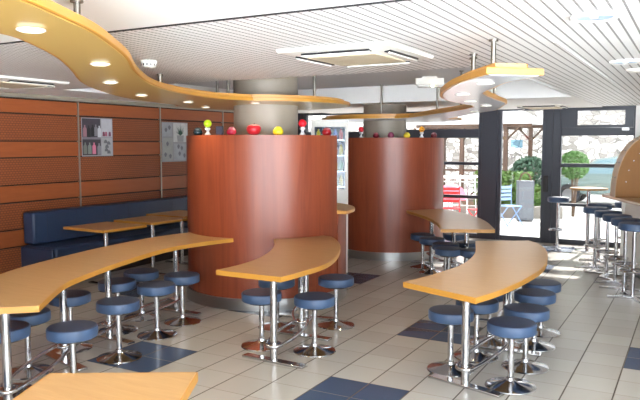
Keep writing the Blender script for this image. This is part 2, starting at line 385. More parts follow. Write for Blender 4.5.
# ------------------------------------------------------------------ tables
ZT = .80
def table(label, outline, legs, bars, foot=True, loc_i=0):
    bxx = legs[loc_i]; t = thing('curved_table' if len(legs) > 2 else 'pedestal_table', label, 'table', (bxx[0], bxx[1], 0))
    o = [(x-bxx[0], y-bxx[1]) for x, y in outline]
    b = B(); prism(b, o, ZT-.04, ZT); obj('tabletop', b, M['table'], t, .003)
    b = B(); ring_prism(b, o, .006, ZT-.042, ZT-.001); obj('edge_band', b, M['edge'], t)
    lg = [(x-bxx[0], y-bxx[1]) for x, y in legs]
    for (x, y), rz in zip(lg, bars):
        b = B(); cyl(b, (x, y), .031, .0, ZT-.05, 20); lathe(b, [(.07, ZT-.05), (.07, ZT-.041)], 20, (x, y, 0)); g = obj('leg', b, M['chrome'], t)
        b = B(); box(b, -.31, .31, -.042, .042, .004, .024); f = obj('foot_bar', b, M['chrome'], t, .004); f.location = (x, y, 0); f.rotation_euler = (0, 0, rz)
    if foot:
        z = .15
        for x, y in lg:
            b = B(); tube(b, [(x+.062*cos(2*pi*i/20), y+.062*sin(2*pi*i/20), z) for i in range(20)], .015, 10, True); lathe(b, [(.033, z-.012), (.05, z-.012), (.05, z+.012), (.033, z+.012)], 20, (x, y, 0)); obj('collar', b, M['chrome'], t)
        for a, c in zip(lg, lg[1:]):
            a, c = Vector((*a, z)), Vector((*c, z)); d = (c-a).normalized(); nrm = Vector((-d.y, d.x, 0)); L = (c-a).length
            for sgn in (-1, 1):
                b = B(); tube(b, [a + d*L*u_ + nrm*sgn*(.062+.045*sin(pi*u_)) for u_ in [i/12 for i in range(13)]], .0155); obj('foot_rail', b, M['chrome'], t)
    return t
# long curved table along the left, butting against the near counter
arc1 = [(-4.6+.963*cos(R(a)), 6.98+.963*sin(R(a))) for a in range(-126, -79, 4)]
fr = spline([(-4.43,6.03), (-4.55,5.6), (-4.58,5.1), (-4.42,4.39), (-4.22,3.78), (-4.05,3.41), (-3.66,2.89)], 6)
bk = spline([(-4.2,2.42), (-4.81,3.45), (-5.03,4.1), (-5.19,4.85), (-5.25,5.6), (-5.2,6.1)], 6)
table('longest curved beech table, running along the left up to the near counter', bk+arc1+fr, [(-4.085,2.955), (-4.58,3.86), (-4.78,4.55), (-4.92,5.66)], [-.45, -.25, -.1, 0])
# centre table hugging the near counter
arc3 = [(-4.6+.963*cos(R(a)), 6.98+.963*sin(R(a))) for a in range(-52, -13, 3)]
lf = spline([(-3.42,4.44), (-3.4,4.76), (-3.45,5.12), (-3.6,5.54), (-3.79,5.9), (-3.99,6.2)], 5)
rt = spline([(-3.55,6.68), (-3.36,6.45), (-3.14,6.1), (-2.93,5.64), (-2.81,5.27), (-2.77,5.01), (-2.78,4.69), (-2.8,4.44)], 5)
table('curved beech table in the centre, pressed against the near cherry counter', lf[:-1]+arc3+rt, [(-3.05,4.72), (-3.24,5.50), (-3.55,6.12)], [-.05, 0, .2])
# right-hand table
lf = spline([(-1.89,4.73), (-1.8,5.09), (-1.73,5.6), (-1.76,6.06), (-1.85,6.51), (-2.03,7.12)], 5)
rt = spline([(-1.55,7.43), (-1.42,7.25), (-1.26,6.84), (-1.14,6.25), (-1.1,5.77), (-1.13,5.22), (-1.19,4.79), (-1.27,4.47)], 5)
table('curved beech table at right front, standing free of both counters', lf+rt, [(-1.47,4.93), (-1.42,5.97), (-1.6,6.9)], [-.28, 0, .1])
# far table by the second counter
lf = spline([(-2.69,7.92), (-2.84,8.31), (-3.17,8.93), (-3.55,9.45), (-3.94,9.9)], 5)
arc4 = [(-4.5+.885*cos(R(a)), 10.6+.885*sin(R(a))) for a in range(-50, -14, 4)]
rt = spline([(-3.48,10.41), (-2.86,9.7), (-2.46,9.04), (-2.11,8.19)], 5)
table('curved beech table in the distance, reaching from the far counter to the glass front', lf[:-1]+arc4+rt, [(-3.53,9.93), (-2.98,9.3), (-2.6,8.68)], [.5, .5, .5])
# table corner in the foreground
table('beech table cut off by the bottom left of the view, nearest the camera', [(-2.2,1.34), (-2.52,2.04), (-1.95,2.37), (-1.6,1.7)], [(-2.08,1.86)], [-.5], False)
# bench tables
for (x, y, rz), lb in zip([(-6.64,6.3,-.05), (-6.68,7.2,-.05), (-6.85,8.02,-.05)],
    ['small square table at the near end of the blue bench', 'second small table from the near end of the blue bench', 'small bench table partly hidden by the near cherry counter']):
    t = thing('bench_table', lb, 'table', (x, y, 0), rz, 'square tables along the bench')
    o = [(-.37,-.35), (.37,-.35), (.37,.35), (-.37,.35)]
    b = B(); prism(b, o, .75, .78); obj('tabletop', b, M['table'], t, .008)
    b = B(); ring_prism(b, o, .005, .749, .779); obj('edge_band', b, M['edge'], t)
    b = B(); cyl(b, (0, 0), .028, .02, .75); obj('leg', b, M['chrome'], t)
    b = B(); box(b, -.32, .32, -.035, .035, .0, .022); obj('foot_bar', b, M['chrome'], t, .005)

# ------------------------------------------------------------------ fixed stools
def make_stool(label, loc, group):
    t = thing('round_stool', label, 'stool', loc, 0, group)
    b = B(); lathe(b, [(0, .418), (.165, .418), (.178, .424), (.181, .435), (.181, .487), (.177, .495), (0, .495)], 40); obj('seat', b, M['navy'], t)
    b = B(); lathe(b, [(0, .4945), (.1765, .4945), (.171, .5), (.12, .503), (0, .504)], 40); obj('shaded_seat_top', b, M['navyshade'], t)  # separate top only to carry the painted shade
    b = B(); lathe(b, [(0, .40), (.12, .40), (.12, .417), (0, .417)], 24); obj('seat_plate', b, M['black'], t)
    b = B(); lathe(b, [(.023, .03), (.023, .405)], 18); obj('pole', b, M['chrome'], t)
    b = B(); lathe(b, [(0, 0), (.185, 0), (.19, .006), (.185, .013), (.13, .026), (.07, .036), (.034, .052), (.03, .075), (.024, .08), (0, .08)], 44); obj('base', b, M['chrome'], t)
    return t
g1, g3, g5, g4 = 'stools at the long left table', 'stools at the centre table', 'stools at the right front table', 'stools at the far table'
ST = [
 ((-4.40,3.17), g1, 'blue stool on the wall side of the left table, cut off by the left edge'),
 ((-4.64,3.55), g1, 'blue stool on the wall side of the left table, under its front corner'),
 ((-4.86,4.17), g1, 'blue stool half hidden behind the second leg of the left table'),
 ((-4.92,4.80), g1, 'blue stool on the wall side of the left table, half covered by another in front'),
 ((-5.08,5.30), g1, 'blue stool on the wall side of the left table, in front of the small tables'),
 ((-3.97,3.42), g1, 'lowest blue stool in the left group, just above the foreground table corner'),
 ((-4.28,4.18), g1, 'blue stool with its base on the blue tiles, open side of the left table'),
 ((-4.47,4.86), g1, 'blue stool on the open side of the left table, second from the near counter'),
 ((-4.58,5.36), g1, 'blue stool on the open side of the left table, closest to the near counter'),
 ((-3.40,5.06), g3, 'blue stool at front left of the centre table, by its near leg'),
 ((-2.90,5.15), g3, 'blue stool at front right of the centre table'),
 ((-3.62,5.66), g3, 'blue stool between the centre table and the cherry counter, mostly hidden'),
 ((-3.13,6.00), g3, 'blue stool at the back right of the centre table, beside the counter kick plate'),
 ((-1.69,5.25), g5, 'blue stool at front left of the right table, beside its near leg'),
 ((-1.60,5.68), g5, 'blue stool second on the left side of the right table'),
 ((-1.62,6.18), g5, 'blue stool under the right table, third on its left side'),
 ((-1.17,5.10), g5, 'frontmost blue stool on the right side of the right table'),
 ((-1.17,5.61), g5, 'second blue stool from the front, right side of the right table'),
 ((-1.23,6.24), g5, 'third blue stool from the front, right side of the right table'),
 ((-1.27,6.74), g5, 'rearmost blue stool on the right side of the right table'),
 ((-3.52,9.53), g4, 'dark blue stool farthest left at the far table, against the second counter'),
 ((-3.25,9.18), g4, 'dark blue stool second from left at the far table'),
 ((-2.91,8.76), g4, 'dark blue stool third from left at the far table, partly covered'),
 ((-2.74,8.38), g4, 'dark blue stool nearest the camera at the far table'),
 ((-2.43,8.43), g4, 'dark blue stool at the right end of the far table, near the glass'),
 ((-2.66,9.05), g4, 'dark blue stool behind the right leg of the far table'),
 ((-3.10,9.78), g4, 'dark blue stool behind the far table, seen just above the others'),
]
st0 = None
for (x, y), g, lb in ST:
    if st0 is None: st0 = make_stool(lb, (x, y, 0), g)
    else: o = dup(st0, (x, y, 0), random.uniform(0, 6), lb); o['group'] = g

# ------------------------------------------------------------------ bar on the right: counter, wooden dome, bar stools, high table
bt = thing('bar_counter', 'bar counter with thin round-ended wooden top at the right edge', 'bar', (-.3, 10.2, 0))
o = spline([(-1.12,11.0), (-1.2,10.78), (-1.12,10.5), (-.6,9.32), (-.25,8.75), (.25,8.2)], 6) + [(.9,8.2), (.9,11.0)]
o = [(x+.3, y-10.2) for x, y in o]
b = B(); prism(b, o, 1.06, 1.1); obj('bar_top', b, M['table'], bt, .006)
b = B(); prism(b, offset(o, -.3), .1, 1.06); obj('bar_front', b, M['plastic'], bt)
b = B(); prism(b, offset(o, -.34), 0, .1); obj('plinth', b, M['brushed'], bt)
dm = thing('wooden_dome', 'orange wooden dome with rows of shiny studs standing on the bar', 'dome', (-.55, 10.35, 1.1), .25)
def dome_half(bm, y0, y1, sc=1.0, n=28):
    pr = [(.46*sc*cos(pi*i/n), .86*sc*sin(pi*i/n)**.86 if 0 < i < n else 0) for i in range(n+1)]
    a = [bm.verts.new((x, y0, z)) for x, z in pr]; b_ = [bm.verts.new((x, y1, z)) for x, z in pr]
    bm.faces.new(a); bm.faces.new(b_[::-1])
    for i in range(n): bm.faces.new([a[i], b_[i], b_[i+1], a[i+1]])
    bm.faces.new([a[0], a[n], b_[n], b_[0]])
b = B(); dome_half(b, -.12, .3); obj('dome_shell', b, M['domelit'], dm)
b = B(); dome_half(b, -.135, -.12, .985); obj('dome_face', b, M['dome'], dm)
b = B()
for k in range(1, 12):
    a = pi*k/12
    for dy in (.0, .2): lathe(b, [(0, -.012), (.009, -.008), (.012, 0), (.009, .008), (0, .012)], 10, (.463*cos(a), dy, .865*sin(a)**.86))
    lathe(b, [(0, -.01), (.008, -.006), (.01, 0), (.008, .006), (0, .01)], 10, (.34*cos(a), -.137, .68*sin(a)**.86))
obj('stud', b, M['chrome'], dm)
def make_bar_stool(label, loc, rz=0):
    t = thing('bar_stool', label, 'bar stool', loc, rz, 'high stools at the bar')
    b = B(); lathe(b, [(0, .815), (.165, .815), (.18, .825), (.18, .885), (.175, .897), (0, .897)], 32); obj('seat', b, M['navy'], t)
    b = B(); lathe(b, [(0, .8965), (.1745, .8965), (.165, .902), (0, .906)], 32); obj('shaded_seat_top', b, M['navyshade'], t)
    b = B(); cyl(b, (0, 0), .024, .03, .815); obj('pole', b, M['chrome'], t)
    b = B(); tube(b, [(.15*cos(2*pi*i/24), .15*sin(2*pi*i/24), .33) for i in range(24)], .011, 8, True)
    for a in (0, pi/2): tube(b, [(-.15*cos(a), -.15*sin(a), .33), (.15*cos(a), .15*sin(a), .33)], .009, 8)
    obj('foot_ring', b, M['chrome'], t)
    for k in range(4):
        a = k*pi/2; f = obj('foot', bx(.0, .29, -.022, .022, .0, .03), M['chrome'], t, .004); f.rotation_euler = (0, 0, a)
    return t
BS = [((-.61,8.80), 'nearest bar stool, at the right edge of the view'), ((-.74,9.24), 'second bar stool from the right edge'), ((-.89,9.70), 'third bar stool from the right edge'),
      ((-1.05,10.20), 'fourth bar stool from the right edge, its whole seat clear of the bar top'), ((-1.27,10.72), 'fifth bar stool from the right edge, at the tip of the bar top'), ((-1.3,11.4), 'bar stool beyond the end of the bar, near the high table'), ((-.95,11.85), 'farthest bar stool, behind the end of the bar'),
      ((-2.1,12.45), 'single bar stool with its back to the glass, left of the high table')]
b0 = None
for (x, y), lb in BS:
    if b0 is None: b0 = make_bar_stool(lb, (x, y, 0), .4)
    else: dup(b0, (x, y, 0), random.uniform(-.4, .9), lb)
ht = thing('high_table', 'high table with round pale wood top before the glass', 'table', (-1.6, 12.42, 0))
b = B(); lathe(b, [(0, 1.05), (.3, 1.05), (.31, 1.06), (.31, 1.075), (.3, 1.085), (0, 1.085)], 40); obj('tabletop', b, M['table'], ht)
b = B(); cyl(b, (0, 0), .032, .02, 1.05); obj('leg', b, M['chrome'], ht)
b = B(); lathe(b, [(0, 0), (.2, 0), (.2, .01), (.06, .03), (0, .035)], 32); obj('base', b, M['chrome'], ht)

# ------------------------------------------------------------------ blue bench along the left wall
bn = thing('wall_bench', 'long dark blue upholstered bench along the brown wall', 'bench', (-7.5, 8.6, 0))
obj('backrest', bx(-.33, -.12, -2.62, 2.4, .5, .93), M['bench_navy'], bn, .03)
obj('seat', bx(-.33, .3, -2.62, 2.4, .33, .49), M['bench_navy'], bn, .03)
obj('end_panel', bx(-.34, .28, -2.66, -2.625, .05, .47), M['bench_navy'], bn, .015)
obj('plinth', bx(-.33, .2, -2.5, 2.38, 0, .33), M['dark'], bn)
b = B()
for k in range(10): box(b, -.125, -.118, -2.4+.5*k, -2.397+.5*k, .52, .9)
obj('back_seam', b, M['black'], bn)

# ------------------------------------------------------------------ posters on the left wall
def poster(label, y0, y1, z0, z1, draw):
    t = thing('poster', label, 'poster', (WX+.014, (y0+y1)/2, (z0+z1)/2))
    W, H = y1-y0, z1-z0
    obj('sheet', bx(0, .006, -W/2, W/2, -H/2, H/2), plain('poster_sheet', (150,149,153), .45), t)
    draw(t, W, H); return t
def rect(t, name, col, W, H, u0, u1, v0, v1, d=0):
    obj(name, bx(.006, .0072+d, -W/2+u0*W, -W/2+u1*W, H/2-v1*H, H/2-v0*H), plain(name, col, .5, var=.25), t)
def prn(t, name, col, W, H, u, v, prof, d=.0009):       # flat printed silhouette
    b = B(); pts = [(y, z) for y, z in prof]+[(-y, z) for y, z in reversed(prof)]
    q = [b.verts.new((.0075+d, -W/2+u*W+y, H/2-v*H+z)) for y, z in pts]; r = [b.verts.new((.006, -W/2+u*W+y, H/2-v*H+z)) for y, z in pts]
    b.faces.new(q); n = len(q)
    for i in range(n): b.faces.new([q[i], q[(i+1) % n], r[(i+1) % n], r[i]])
    obj(name, b, plain(name, col, .5), t)
bottle = [(.012,.09), (.012,.06), (.03,.045), (.034,.03), (.034,-.08)]
def d1(t, W, H):
    rect(t, 'print_panel', (62,56,64), W, H, .02, .60, .02, .50); rect(t, 'print_panel', (56,50,58), W, H, .02, .60, .56, .97)
    rect(t, 'print_shelf', (120,116,124), W, H, .02, .60, .50, .56); rect(t, 'print_panel', (178,178,184), W, H, .63, .98, .02, .48); rect(t, 'print_panel', (160,160,162), W, H, .63, .98, .52, .97)
    for u, v, c in ((.1,.35,(150,110,120)), (.22,.36,(30,30,34)), (.35,.34,(24,24,28)), (.45,.33,(120,120,126)), (.56,.36,(190,190,196)), (.1,.8,(110,118,110)), (.24,.8,(120,130,124)), (.38,.8,(206,120,146)), (.54,.82,(130,128,136))):
        prn(t, 'print_bottle', c, W, H, u, v, bottle)
    for u, c in ((.70,(120,60,80)), (.78,(160,90,110)), (.9,(110,70,90))): prn(t, 'print_bottle', c, W, H, u, .42, [(.0,.04), (.02,.03), (.025,-.03)])
    for u, v in ((.76,.62), (.86,.66), (.8,.75), (.78,.84), (.86,.9)): prn(t, 'print_sketch', (100,100,104), W, H, u, v, [(.01,.03), (.03,.012), (.034,-.02)])
poster('poster of bottles on dark shelves beside grey sketches, on the brown wall', 7.02, 7.62, 1.65, 2.215, d1)
def d2(t, W, H):
    rect(t, 'print_panel', (160,162,170), W, H, .02, .38, .03, .36); rect(t, 'print_panel', (158,160,158), W, H, .02, .40, .40, .97)
    rect(t, 'print_panel', (196,198,198), W, H, .43, .98, .02, .5); rect(t, 'print_panel', (160,164,172), W, H, .44, .98, .54, .97)
    b = B()
    for k in range(11):
        a = R(20+14*k); l = .1+.03*(k % 3)
        q = [b.verts.new((.0085, -W/2+.70*W+dx, H/2-.32*H+dz)) for dx, dz in ((-.012*sin(a), .012*cos(a)), (.012*sin(a), -.012*cos(a)), (l*cos(a), l*sin(a)*1.3))]; b.faces.new(q)
    obj('print_plant', b, plain('print_plant', (44,84,72), .5), t)
    prn(t, 'print_pot', (150,152,154), W, H, .70, .42, [(.09,.06), (.075,-.05)])
    for u, v in ((.15,.2), (.28,.14), (.2,.55), (.12,.82), (.3,.86), (.62,.62), (.75,.66), (.66,.8), (.85,.85)): prn(t, 'print_sketch', (112,112,122), W, H, u, v, [(.006,.04), (.035,.01), (.012,-.035)])
poster('poster with a green potted plant and grey plant sketches, near the counter', 8.72, 9.38, 1.53, 2.2, d2)

# ------------------------------------------------------------------ ceiling fixtures
def cassette(label, x0, x1, y0, y1):
    t = thing('air_conditioner', label, 'air conditioner', ((x0+x1)/2, (y0+y1)/2, CH))
    W, H = (x1-x0)/2, (y1-y0)/2
    b = B(); a = [(W, H, -.008), (W-.01, H-.01, -.03), (.3, .3, -.05)]
    rings = [[b.verts.new((sx*p_, sy*q_, z)) for sx, sy in ((-1,-1), (1,-1), (1,1), (-1,1))] for p_, q_, z in a]
    for r0, r1 in zip(rings, rings[1:]):
        for i in range(4): b.faces.new([r0[i], r0[(i+1) % 4], r1[(i+1) % 4], r1[i]])
    b.faces.new(rings[0]); b.faces.new(rings[-1]); obj('fascia', b, M['plastic'], t)
    obj('intake_grille', bx(-.27, .27, -.27, .27, -.062, -.045), M['beige'], t, .006)
    for rz in range(4):
        b = bx(-.26, .26, -.37, -.325, -.052, -.036); o = obj('outlet_slot', b, M['black'], t); o.rotation_euler = (0, 0, rz*pi/2)
        b = B(); tube(b, [(-.26, -.36, -.056), (.26, -.36, -.056)], .006, 6); o = obj('louvre', b, M['plastic'], t); o.rotation_euler = (0, 0, rz*pi/2)
cassette('square ceiling air conditioner with beige grille above the centre table', -2.62, -1.76, 4.1, 4.96)
cassette('ceiling air conditioner above the left bench, half behind the golden canopy', -6.75, -5.9, 4.3, 5.15)
cassette('ceiling air conditioner in the white strip beside the glass front', -2.75, -1.95, 11.75, 12.55)
def round_light(label, x, y, r=.12):
    t = thing('ceiling_light', label, 'ceiling light', (x, y, CH-.006), 0, 'round lights in the grid ceiling')
    b = B(); lathe(b, [(r-.03, 0), (r, -.001), (r+.003, -.01), (r-.005, -.02), (r-.03, -.014)], 36, (0,0,0), 0, False); obj('trim_ring', b, M['white'], t)
    b = B(); lathe(b, [(0, -.012), (r-.03, -.012), (r-.03, -.002), (0, -.002)], 32); obj('diffuser', b, M['lampcool'], t)
    b = B(); box(b, -.02, .02, -.015, .015, -.02, -.012); obj('lamp_tube', b, M['brushed'], t)
round_light('largest round ceiling light, near the top right', -.49, 3.81)
round_light('smaller round ceiling light lower at the right, before the flat disc', -.53, 6.0)
b = B(); lathe(b, [(0, -.03), (.06, -.028), (.09, -.01), (.09, 0), (0, 0)], 28); tag(obj('ceiling_sensor', b, M['plastic'], None, 0, (-.5, 6.72, CH-.006)), 'flat white disc on the ceiling behind the smaller round light', 'sensor')
b = B(); lathe(b, [(0, -.03), (.025, -.025), (.03, 0), (0, 0)], 20); tag(obj('ceiling_sensor', b, M['white'], None, 0, (-.42, 8.0, CH-.006)), 'tiny white knob on the ceiling at the right edge', 'sensor')
sm = thing('smoke_detector', 'white smoke detector with dark slots on the ceiling by the golden canopy', 'detector', (-3.86, 4.16, CH-.006))
b = B(); lathe(b, [(0, -.055), (.04, -.055), (.055, -.045), (.06, -.02), (.065, -.012), (.065, 0), (0, 0)], 28); obj('body', b, M['plastic'], sm)
b = B()
for k in range(12):
    a = 2*pi*k/12; lathe(b, [(0, -.042), (.007, -.04), (.007, -.024), (0, -.022)], 6, (.056*cos(a), .056*sin(a), 0))
obj('vent_slot', b, M['black'], sm)
el = thing('emergency_light', 'white box emergency light with one small lit lamp, under the raised ceiling', 'light', (-3.2, 8.85, 2.736), .45)
obj('stem', bx(-.1, .1, -.03, .03, -.02, 0), M['plastic'], el)
obj('housing', bx(-.19, .19, -.04, .04, -.11, -.02), M['plastic'], el, .006)
obj('lens_bar', bx(-.16, .19, -.045, .03, -.145, -.11), plain('pale_lens', (200,200,196), .3), el, .005)
b = B(); lathe(b, [(0, -.02), (.012, -.016), (.018, 0), (.012, .016), (0, .02)], 14, (.04, -.05, -.125)); obj('lamp', b, M['lamp'], el)

# ------------------------------------------------------------------ fridge between the two counters
fr_ = thing('display_fridge', 'white upright display fridge with glass door between the two cherry counters', 'fridge', (-4.53, 8.483, 0), .49)
b = B(); box(b, -.26, .26, .0, .45, 0, .3); box(b, -.26, -.22, -.0, .45, .3, 2.17); box(b, .235, .26, 0, .45, .3, 2.17); box(b, -.26, .26, .41, .45, .3, 2.17); box(b, -.26, .26, 0, .45, 2.09, 2.17); obj('cabinet', b, M['plastic'], fr_)
obj('interior', bx(-.22, .22, .38, .405, .3, 2.09), plain('fridge_liner', (36,39,46), .6), fr_)
b = B()
for x0, x1, z0, z1 in ((-.26,-.215,.32,2.15), (.218,.26,.32,2.15), (-.215,.218,2.07,2.15), (-.215,.218,.32,1.2)): box(b, x0, x1, -.045, -.003, z0, z1)
dr = obj('door', b, M['plastic'], fr_, .006); obj('door_glass', bx(-.215, .218, -.028, -.022, 1.2, 2.07), M['fglass'], dr)
obj('door_handle', bx(.21, .235, -.08, -.045, 1.45, 1.75), M['brushed'], dr, .005)
b = B()
for z in (1.22, 1.44, 1.66, 1.88): box(b, -.215, .215, .02, .37, z, z+.012)
obj('shelf', b, M['brushed'], fr_)
cols = [(40,90,170), (228,196,40), (60,120,190), (200,60,60), (70,150,90)]
for i, z in enumerate((1.232, 1.452, 1.672, 1.892)):
    for k in range(5):
        x = -.16+.08*k; cc = cols[1] if z < 1.3 and k > 1 else cols[(i*2+k*3) % 5]
        b = B(); lathe(b, [(0, 0), (.028, 0), (.03, .01), (.03, .1), (.012, .125), (.012, .15), (0, .15)], 14)
        q = obj('drink_bottle', b, plain('bottle_%d_%d' % (i, k), cc, .3)); q.location = Matrix.Rotation(.49, 3, 'Z') @ Vector((x, .12, z)) + Vector((-4.53, 8.483, 0))
        tag(q, 'coloured drink bottle standing on a shelf inside the display fridge', 'bottle', 'drink bottles inside the fridge')

# ------------------------------------------------------------------ ornaments standing on the rims of the counters
def on_rim(c, r, a): return (c[0]+r*cos(R(a)), c[1]+r*sin(R(a)), ZR)
def jar(label, pos, col, s=1.0, lid=(225,220,215)):
    t = thing('candle_jar', label, 'jar', pos, 0, 'ornaments on the counter rims')
    b = B(); lathe(b, [(0, 0), (.034*s, 0), (.05*s, .012*s), (.056*s, .03*s), (.052*s, .052*s), (.045*s, .06*s), (0, .06*s)], 24); obj('bowl', b, plain('jar_colour', col, .25), t)
    b = B(); lathe(b, [(.044*s, .06*s), (.04*s, .074*s), (.025*s, .086*s), (.006*s, .09*s), (0, .09*s)], 24); obj('dome_lid', b, plain('jar_lid', tuple(.65*a+.35*c for a, c in zip(col, lid)), .15), t)
def apple(label, pos, col):
    t = thing('apple_ornament', label, 'ornament', pos, 0, 'ornaments on the counter rims')
    b = B(); lathe(b, [(0, .006), (.03, 0), (.056, .012), (.078, .045), (.08, .075), (.066, .1), (.03, .112), (0, .102)], 28); obj('body', b, plain('apple_colour', col, .3), t)
    b = B(); tube(b, [(0, 0, .1), (.004, 0, .118), (.012, 0, .128)], .004, 6); obj('stem', b, M['dark'], t)
def ball(label, pos, col):
    t = thing('ball_ornament', label, 'ornament', pos, 0, 'ornaments on the counter rims')
    b = B(); lathe(b, [(0, 0), (.034, 0), (.036, .01), (.02, .03), (.014, .05), (.03, .062), (.034, .078), (.022, .09), (0, .09)], 20); obj('glass_stand', b, plain('clear_stand', (205,205,208), .12, spec=.9), t)
    b = B(); lathe(b, [(.045*sin(pi*i/12), .13-.045*cos(pi*i/12)) for i in range(13)], 24); obj('ball', b, plain('ball_colour', col, .3), t)
c_ = (-4.6, 6.98); r_ = .87
jar('dark teal jar with clear lid, leftmost on the near counter', on_rim(c_, r_, -121.5), (24,48,56))
ball('lime green ball on a clear stand atop the near counter', on_rim(c_, r_, -106), (176,206,30))
k = thing('speaker_box', 'small black box standing beside the crimson jar atop the near counter', 'box', on_rim(c_, r_, -93), .5)
obj('case', bx(-.04, .04, -.035, .035, 0, .1), M['black'], k, .006); obj('front_mesh', bx(-.034, .034, -.038, -.034, .006, .094), plain('dark_mesh', (50,46,60), .8), k)
jar('crimson jar with clear lid atop the near counter', on_rim(c_, r_, -82.8), (150,22,48))
apple('large red apple-shaped pot in the middle of the near counter', on_rim(c_, r_, -65.8), (186,34,44))
jar('yellow jar atop the near counter', on_rim(c_, r_, -48.2), (226,200,40), 1.05, (236,220,110))
ball('red ball on a clear stand atop the near counter', on_rim(c_, r_, -29.4), (214,26,44))
jar('dark red jar at the right end of the near counter, by the fridge', on_rim(c_, r_, -4.2), (150,20,28))
c_ = (-4.5, 10.6); r_ = .80
ball('red ball on a clear stand atop the far counter', on_rim(c_, r_, -103), (206,36,50))
jar('small dark red jar at left on the far counter', on_rim(c_, r_, -84), (130,30,44), .9)
jar('mauve jar in the middle of the far counter', on_rim(c_, r_, -67), (150,70,100), .95, (170,110,130))
jar('yellow jar atop the far counter', on_rim(c_, r_, -49), (222,200,60), .95, (230,215,120))
ball('orange ball on a clear stand atop the far counter', on_rim(c_, r_, -30), (236,160,30))
jar('dark maroon jar at the right end of the far counter', on_rim(c_, r_, -8), (96,28,36), .95)

# ------------------------------------------------------------------ marks on the glass
st = thing('glass_sticker', 'pale blue rectangular sticker on the tall glass pane', 'sticker', (-3.0, WY-.002, 1.83))
obj('sheet', bx(-.09, .13, 0, .003, -.07, .08), M['sticker'], st)
sg = thing('glass_lettering', 'row of small dark letters at the top of the tall glass pane', 'lettering', (-2.98, WY-.002, 2.40))
for i, wd in enumerate((.03, .02, .035, .03, .035, .03)):
    x = -.15+.05*i; b = B(); box(b, x, x+.008, 0, .002, -.02, .02); box(b, x+.008, x+wd, 0, .002, -.02, -.012)
    if i % 2: box(b, x+.008, x+wd, 0, .002, .012, .02); box(b, x+wd-.008, x+wd, 0, .002, -.012, .012)
    obj('letter', b, M['black'], sg)

# ================================================================== outside: terrace, planting, shelter, car, stone wall
t = NT('terrace_paving'); no = t.n('ShaderNodeTexNoise'); no.inputs['Scale'].default_value = 2.5; no.inputs['Detail'].default_value = 6
t.l(t.mix(no.outputs[0], lin((214,212,206)), lin((232,230,226))), t.b.inputs['Base Color']); t.b.inputs['Roughness'].default_value = .8
o = struct('trim_5', bx(-30, 16, WY+.1, 60, -.3, -.03), t.m); o.name = 'floor_terrace'
t = NT('rubble_stone'); vo = t.n('ShaderNodeTexVoronoi', feature='DISTANCE_TO_EDGE'); v2 = t.n('ShaderNodeTexVoronoi'); co = t.coord((3.2,3.2,5.2))
for q in (vo, v2): q.inputs['Scale'].default_value = 1.2; t.l(co, q.inputs['Vector'])
ss = t.n('ShaderNodeSeparateColor'); t.l(v2.outputs['Color'], ss.inputs[0])
cc = t.mix(ss.outputs[0], lin((104,100,94)), lin((186,182,176))); cc = t.mix(t.math('LESS_THAN', vo.outputs[0], .045), cc, lin((88,84,80)))
t.l(cc, t.b.inputs['Base Color']); t.b.inputs['Roughness'].default_value = .9
o = struct('wall_garden', bx(-24, 12, 27, 27.6, -.1, 6.5), t.m)
M['leaf'] = plain('leaf_green', (72,104,40), .6, var=.3); M['leafdark'] = plain('leaf_teal', (48,78,58), .6, var=.3); M['leafball'] = plain('leaf_bright', (58,98,34), .6, var=.3)
M['twig'] = plain('twig', (86,68,52), .8); M['shelterwood'] = wood('shelter_wood', (58,42,32), (76,56,42), (4,4,1), .8)
def foliage(name, label, cat, loc, dims, mat, n, leaf=.07, box_=False, group=None, lift=0):
    rnd = random.Random(sum(map(ord, label))); t = thing(name, label, cat, loc, 0, group); b = B()
    for _ in range(n):
        if box_: p = Vector((rnd.uniform(-1,1), rnd.uniform(-1,1), rnd.uniform(-1,1)))
        else:
            p = Vector((rnd.gauss(0,1), rnd.gauss(0,1), rnd.gauss(0,1))).normalized()*rnd.uniform(.6,1)**.5
        p = Vector((p.x*dims[0], p.y*dims[1], p.z*dims[2]+dims[2]+lift))
        a = Vector((rnd.gauss(0,1), rnd.gauss(0,1), rnd.gauss(0,1))).normalized(); e = a.orthogonal().normalized(); s_ = leaf*rnd.uniform(.6,1.3)
        b.faces.new([b.verts.new(p+a*s_), b.verts.new(p+e*s_*.5), b.verts.new(p-a*s_), b.verts.new(p-e*s_*.5)])
    obj('leaves', b, mat, t)
    b = B()
    for k in range(6):
        x, y = rnd.uniform(-.5,.5)*dims[0], rnd.uniform(-.5,.5)*dims[1]; tube(b, [(x*.2, y*.2, -.02 if not box_ else -.02), (x, y, dims[2]*1.4+lift)], .02, 6)
    obj('stems', b, M['twig'], t); return t
pb = thing('planter_bed', 'low concrete edged planting bed on the terrace', 'planter', (-4.2, 18.1, -.03), .35)
b = B(); box(b, -1.5, 1.1, -.9, -.7, 0, .3); box(b, -1.5, 1.1, 1.3, 1.5, 0, .3); box(b, -1.5, -1.3, -.7, 1.3, 0, .3); box(b, .9, 1.1, -.7, 1.3, 0, .3); obj('kerb', b, plain('pale_concrete', (120,116,110), .85, var=.08), pb, .02)
obj('soil', bx(-1.3, .9, -.7, 1.3, 0, .22), plain('soil', (98,80,62), .95, var=.3), pb)
foliage('clipped_hedge', 'low green hedge in the planting bed behind the glass', 'hedge', (-4.45, 18.1, .2), (.7, .4, .45), M['leaf'], 2600, .06, True)
foliage('leafy_shrub', 'loose teal green shrub right of the hedge', 'shrub', (-4.0, 19.1, .2), (.55, .5, .65), M['leafdark'], 1800, .07)
foliage('round_bush', 'round bright green bush in front of the parked car', 'bush', (-2.74, 18.4, -.02), (.37, .35, .36), M['leafball'], 1700, .05, lift=.95)
foliage('flowering_plants', 'small low plants beside the steel cabinet', 'plants', (-3.65, 18.25, .15), (.32, .35, .3), M['leaf'], 500, .08)
